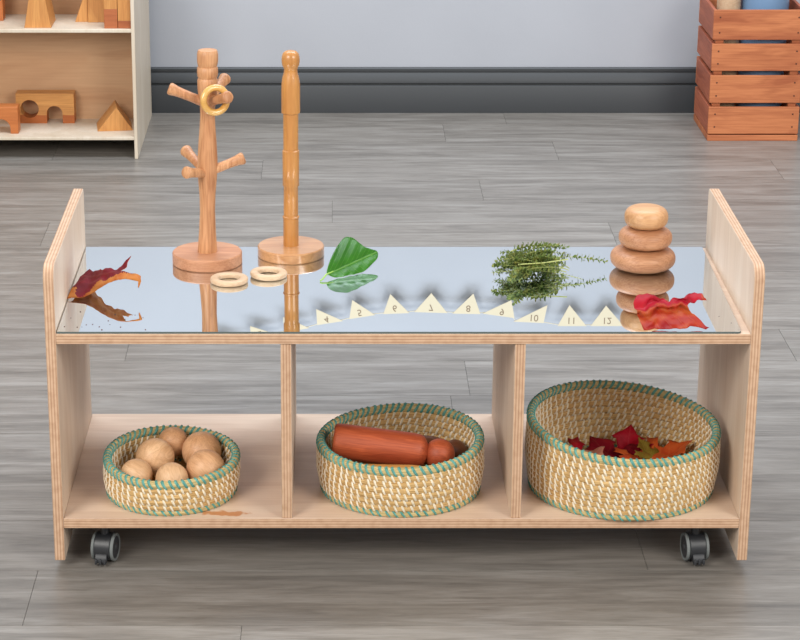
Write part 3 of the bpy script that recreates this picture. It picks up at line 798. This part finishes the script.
bt = thing('number_bunting', 'string of cream paper triangles numbered 1 to 12 on the wall, seen in the mirror', 'bunting', (.13, YW, 1.30))
OB = Vector((.13, YW, 1.30))
sp = [(-.62, YW-.006, 1.47)]
for k in sorted(flags):
    A, B_, C_ = flags[k]; sp += [(A[0]+.004, YF+.001, A[1]-.003), (C_[0]-.004, YF+.001, C_[1]-.003)]
sp += [(.93, YW-.006, 1.40)]
b = MB(); b.tube([Vector(p)-OB for p in sp], .0011, 6); b.build('string', M['string'], bt)
for e_ in (sp[0], sp[-1]):
    b = MB(); b.lathe([(0, 0), (.004, 0), (.0035, .006), (0, .0075)], 14, Matrix.Translation(Vector((e_[0], YW, e_[2]))-OB) @ Matrix.Rotation(PI/2, 4, 'X')); b.build('wall_pin', M['steel'], bt)
for k in sorted(flags):
    A, B_, C_ = [Vector((q[0], YF, q[1]))-OB for q in flags[k]]
    b = MB(); tz = Vector((0, -.0012, 0))
    b.add([A, B_, C_, A+tz, B_+tz, C_+tz], [(0, 1, 2), (5, 4, 3), (0, 3, 4, 1), (1, 4, 5, 2), (2, 5, 3, 0)])
    f_ = b.build('flag', M['card'], bt)
    cu = bpy.data.curves.new('numeral', 'FONT'); cu.body = str(k); cu.size = .026; cu.align_x = 'CENTER'; cu.align_y = 'CENTER'; cu.extrude = .0002
    to = bpy.data.objects.new('numeral', cu); COL.objects.link(to)
    me = bpy.data.meshes.new_from_object(to.evaluated_get(bpy.context.evaluated_depsgraph_get()))
    bpy.data.objects.remove(to); me.name = 'numeral'; me.materials.clear(); me.materials.append(M['ink'])
    d = (C_-A).normalized(); up = Vector((-d.z, 0, d.x)); c = (A*1.0+B_*.75+C_*1.0)/2.75
    Rm = Matrix((d, up, -Vector((0, 1, 0)).normalized()*-1)).transposed().to_4x4()
    Rm = Matrix(((d.x, up.x, 0, c.x), (d.y, up.y, -1, c.y-.0015), (d.z, up.z, 0, c.z), (0, 0, 0, 1)))
    me.transform(Rm)
    no = bpy.data.objects.new('numeral', me); COL.objects.link(no); no.parent = f_

# ------------------------------------------------------------------ shelf unit with blocks at the back left
US = 2.3107; UZ = .0545; UZ2 = .316; UX = -.5660; UT = .0085; UL = -1.50
un = thing('block_shelf_unit', 'light plywood shelf unit at the back left holding wooden building blocks', 'shelf unit', (-1.03, 2.52, 0))
UO = (1.03, -2.52, 0)
for x0 in (UX-UT, UL):
    b = MB(); b.box(x0, x0+UT, US, 2.752, 0, .62); b.build('side_panel', M['unit_ply'], un, UO, bevel=.001)
for z in (UZ, UZ2, .612):
    b = MB(); b.box(UL+UT, UX-UT, US, 2.752, z-.008, z); b.build('shelf', M['unit_ply'], un, UO, bevel=.001)
for z0, z1 in ((UZ, UZ2-.008), (UZ2, .604)):
    b = MB(); b.box(UL+UT, UX-UT, 2.494, 2.502, z0, z1); b.build('back_panel', M['back_ply'], un, UO)
G = 'wooden blocks on the shelf unit'
def arch_poly(w, h, openings, n=14):
    """front outline of a block with arched openings cut from the bottom: (x centre, radius, springing height)"""
    p = [(0, 0)]
    for cx_, r_, s_ in openings:
        p += [(cx_-r_, 0)] + [(cx_-r_*math.cos(PI*i/n), s_+r_*math.sin(PI*i/n)) for i in range(n+1)] + [(cx_+r_, 0)]
    return p + [(w, 0), (w, h), (0, h)]
def block_obj(name, mb, mats, x, y, z, label, rz=0, bev=.0008):
    o = mb.build(name, mats, None, (x, y, z), angle=35, bevel=bev); o.rotation_euler = (0, 0, rz)
    return tag(o, label, 'block', G)
m = M['block_x'].copy(); m.name = 'block_two_tone'; nt = m.node_tree; b = nt.nodes['Principled BSDF']
old = b.inputs['Base Color'].links[0].from_socket
tc = nd(nt, 'ShaderNodeTexCoord'); sp_ = nd(nt, 'ShaderNodeSeparateXYZ'); nt.links.new(tc.outputs['Object'], sp_.inputs[0])
lt = nd(nt, 'ShaderNodeMath', operation='LESS_THAN'); lt.inputs[1].default_value = .0205; nt.links.new(sp_.outputs[2], lt.inputs[0])
nt.links.new(mixrgb(nt, lt.outputs[0], old, mixrgb(nt, 1, old, lin('e2b59c'), 'MULTIPLY')), b.inputs['Base Color']); M['block_band'] = m
# bridge block: round hole at left, arch at right, darker lower band at its feet
w_, h_ = .142, .0745
b = MB(); NQ = 24; hc = (.033, .036); hrad = .0225
def ringpts(c, r_, n): return [(c[0]+r_*math.cos(2*PI*i/n), c[1]+r_*math.sin(2*PI*i/n)) for i in range(n)]
outer = arch_poly(w_, h_, [(.094, .0195, .024)])
hole = ringpts(hc, hrad, NQ)[::-1]
allp = [Vector(p) for p in outer] + [Vector(p) for p in hole]
no_ = len(outer); ed = [(i, (i+1) % no_) for i in range(no_)] + [(no_+i, no_+(i+1) % NQ) for i in range(NQ)]
V, E_, F, *_ = delaunay_2d_cdt(allp, ed, [], 1, 1e-7)
def in_hole(f): return all(i >= no_ for i in f)      # the circle's own triangles
F = [f for f in F if not in_hole(f)]
dp = .040
vs = [(v.x, 0, v.y) for v in V] + [(v.x, dp, v.y) for v in V]; nV = len(V)
b.add(vs, [tuple(f) for f in F] + [tuple(i+nV for i in reversed(f)) for f in F] + [(i, j, j+nV, i+nV) for i, j in ed])
br = block_obj('bridge_block', b, M['block_band'], -.8740, 2.447, UZ, 'long amber bridge block with a round hole and an arch, on the lower shelf', 0, 0)
# russet arch block at the left edge
b = MB(); b.prism([(x, z) for x, z in arch_poly(.085, .066, [(.042, .024, .012)])], 0, .04, 'y')
block_obj('arch_block', b, M['block_orange'], -.9410, 2.342, UZ, 'russet arch block cut off by the left edge, on the lower shelf')
# triangular prism
b = MB(); b.prism([(0, 0), (.086, 0), (.0475, .0575)], 0, .085, 'y')
block_obj('roof_block', b, M['block'], -.6675, 2.364, UZ, 'triangular roof-shaped amber block at the right of the lower shelf', .13)
# upper shelf
b = MB(); b.prism([(0, 0), (.0640, 0), (.045, .105), (.020, .105)], 0, .095, 'y')
block_obj('wedge_block', b, M['block'], -.8290, 2.3290, UZ2, 'tall tapering amber block on the upper shelf')
b = MB(); b.prism([(0, 0), (.031, 0), (.031, .085)], 0, .03, 'y')
block_obj('ramp_block', b, M['block'], -.7160, 2.400, UZ2, 'slim pointed ramp block left of the pair on the upper shelf')
b = MB(); b.box(0, .040, 0, .05, 0, .10)
block_obj('tall_block', b, M['block'], -.6840, 2.394, UZ2, 'square amber block standing behind on the upper shelf')
def two_tone(x, y, w, d, h, hb, label):
    """one block of two glued woods: the darker foot is a part of its own"""
    b = MB(); b.box(0, w, 0, d, hb, h); o = block_obj('pillar_block', b, M['block'], x, y, UZ2, label)
    q = MB(); q.box(0, w, 0, d, 0, hb); f = q.build('foot', M['block_red'], o, bevel=.0008); f['label'] = 'darker russet foot'
two_tone(-.6385, 2.3225, .0315, .045, .100, .046, 'pillar block with a tall russet foot, upper shelf right')
two_tone(-.6060, 2.3225, .0305, .045, .100, .018, 'pillar block with a low russet foot, nearest the side panel')
b = MB(); b.box(0, .060, 0, .04, 0, .10)
block_obj('tall_block', b, M['block_orange'], -.9500, 2.412, UZ2, 'orange block cut off at the left edge of the upper shelf')

# ------------------------------------------------------------------ slatted crate at the back right
cr_t = thing('slatted_crate', 'reddish brown slatted wooden crate standing against the back wall', 'crate', (.944, 2.597, 0))
CO = (-.944, -2.597, 0)
X0, X1, Yc0, Yc1 = .8320, 1.0560, 2.4845, 2.7100
zs_ = [(.0180, .0864), (.0965, .1657), (.1770, .2443), (.2543, .3283)]
def rough_slat(x0, x1, y0, y1, z0, z1, m_, name='slat'):
    b = MB(); b.box(x0, x1, y0, y1, z0, z1); return b.build(name, m_, cr_t, CO, bevel=.0012)
for z0, z1 in zs_:
    for y0 in (Yc0, Yc1-.008):
        s_ = rough_slat(X0, X1, y0, y0+.008, z0, z1, M['crate'])
        if y0 == Yc0:
            for xx in (X0+.016, X1-.016):
                for zz in (z0+.018, z1-.018):
                    b = MB(); b.lathe([(0, 0), (.0022, 0), (.0018, .0008), (0, .001)], 10, Matrix.Translation((xx, y0, zz)) @ Matrix.Rotation(PI/2, 4, 'X'))
                    b.build('nail', M['nail'], s_)
    for x0 in (X0, X1-.008):
        rough_slat(x0, x0+.008, Yc0+.0081, Yc1-.0081, z0, z1, M['crate_y'])
for x0 in (X0+.0085, X1-.0285):
    for y0 in (Yc0+.0085, Yc1-.0285):
        rough_slat(x0, x0+.020, y0, y0+.020, .015, .318, M['crate'], 'corner_post')
rough_slat(X0, X1, Yc0, Yc1, 0, .0150, M['crate'], 'base_board')
b = MB(); b.lathe([(0, 0), (.052, 0), (.056, .004), (.060, .36), (.062, .362), (.0595, .364), (.0575, .36), (.053, .006), (0, .006)], 56)
o = b.build('metal_tub', M['blue_tin'], None, (.9720, 2.580, .0155), angle=40)
tag(o, 'blue cylindrical tub standing inside the slatted crate', 'tub')
b = MB(); b.lathe([(0, 0), (.028, 0), (.029, .002), (.029, .370), (.027, .372), (0, .372)], 40)
o = b.build('wooden_rod', M['ringwood'], None, (.8795, 2.560, .0155), angle=40)
tag(o, 'pale wooden rod standing in the crate left of the blue tub', 'rod')

# ------------------------------------------------------------------ light and camera
w = bpy.data.worlds.new('World'); scene.world = w; w.use_nodes = True
bg = w.node_tree.nodes['Background']; bg.inputs[0].default_value = (.92, .96, 1.0, 1); bg.inputs[1].default_value = .58
def area(name, loc, target, size, energy, col=(1, 1, 1)):
    l = bpy.data.lights.new(name, 'AREA'); l.shape = 'RECTANGLE'; l.size, l.size_y = size; l.energy = energy; l.color = col
    o = bpy.data.objects.new(name, l); COL.objects.link(o); o.location = loc
    o.rotation_euler = (Vector(target)-Vector(loc)).to_track_quat('-Z', 'Y').to_euler(); return o
area('softbox_light', (-2.0, -2.3, 2.2), (0, .9, .5), (1.5, 1.5), 98, (1, .965, .91))
area('softbox_light', (2.2, -2.3, 2.1), (0, .9, .5), (1.5, 1.5), 80, (1, .965, .91))
area('rear_fill_light', (0, 1.30, 2.75), (0, 1.45, 0), (3.0, .9), 98, (.84, .91, 1))  # added overhead fill to brighten the back floor, not a room fixture
cam = bpy.data.cameras.new('Camera'); co = bpy.data.objects.new('Camera', cam); COL.objects.link(co)
cam.sensor_fit = 'HORIZONTAL'; cam.sensor_width = 36; cam.lens = 2270.205/800*36; cam.shift_x = 68.777/800
cam.clip_start = .05
co.location = (-.1004, -2.9899, 1.4061); co.rotation_euler = (PI/2-.33009, 0, .0001)
scene.camera = co
vs_ = scene.view_settings; vs_.view_transform = 'Standard'; vs_.look = 'None'; vs_.gamma = 1; vs_.use_curve_mapping = False; vs_.exposure = 0
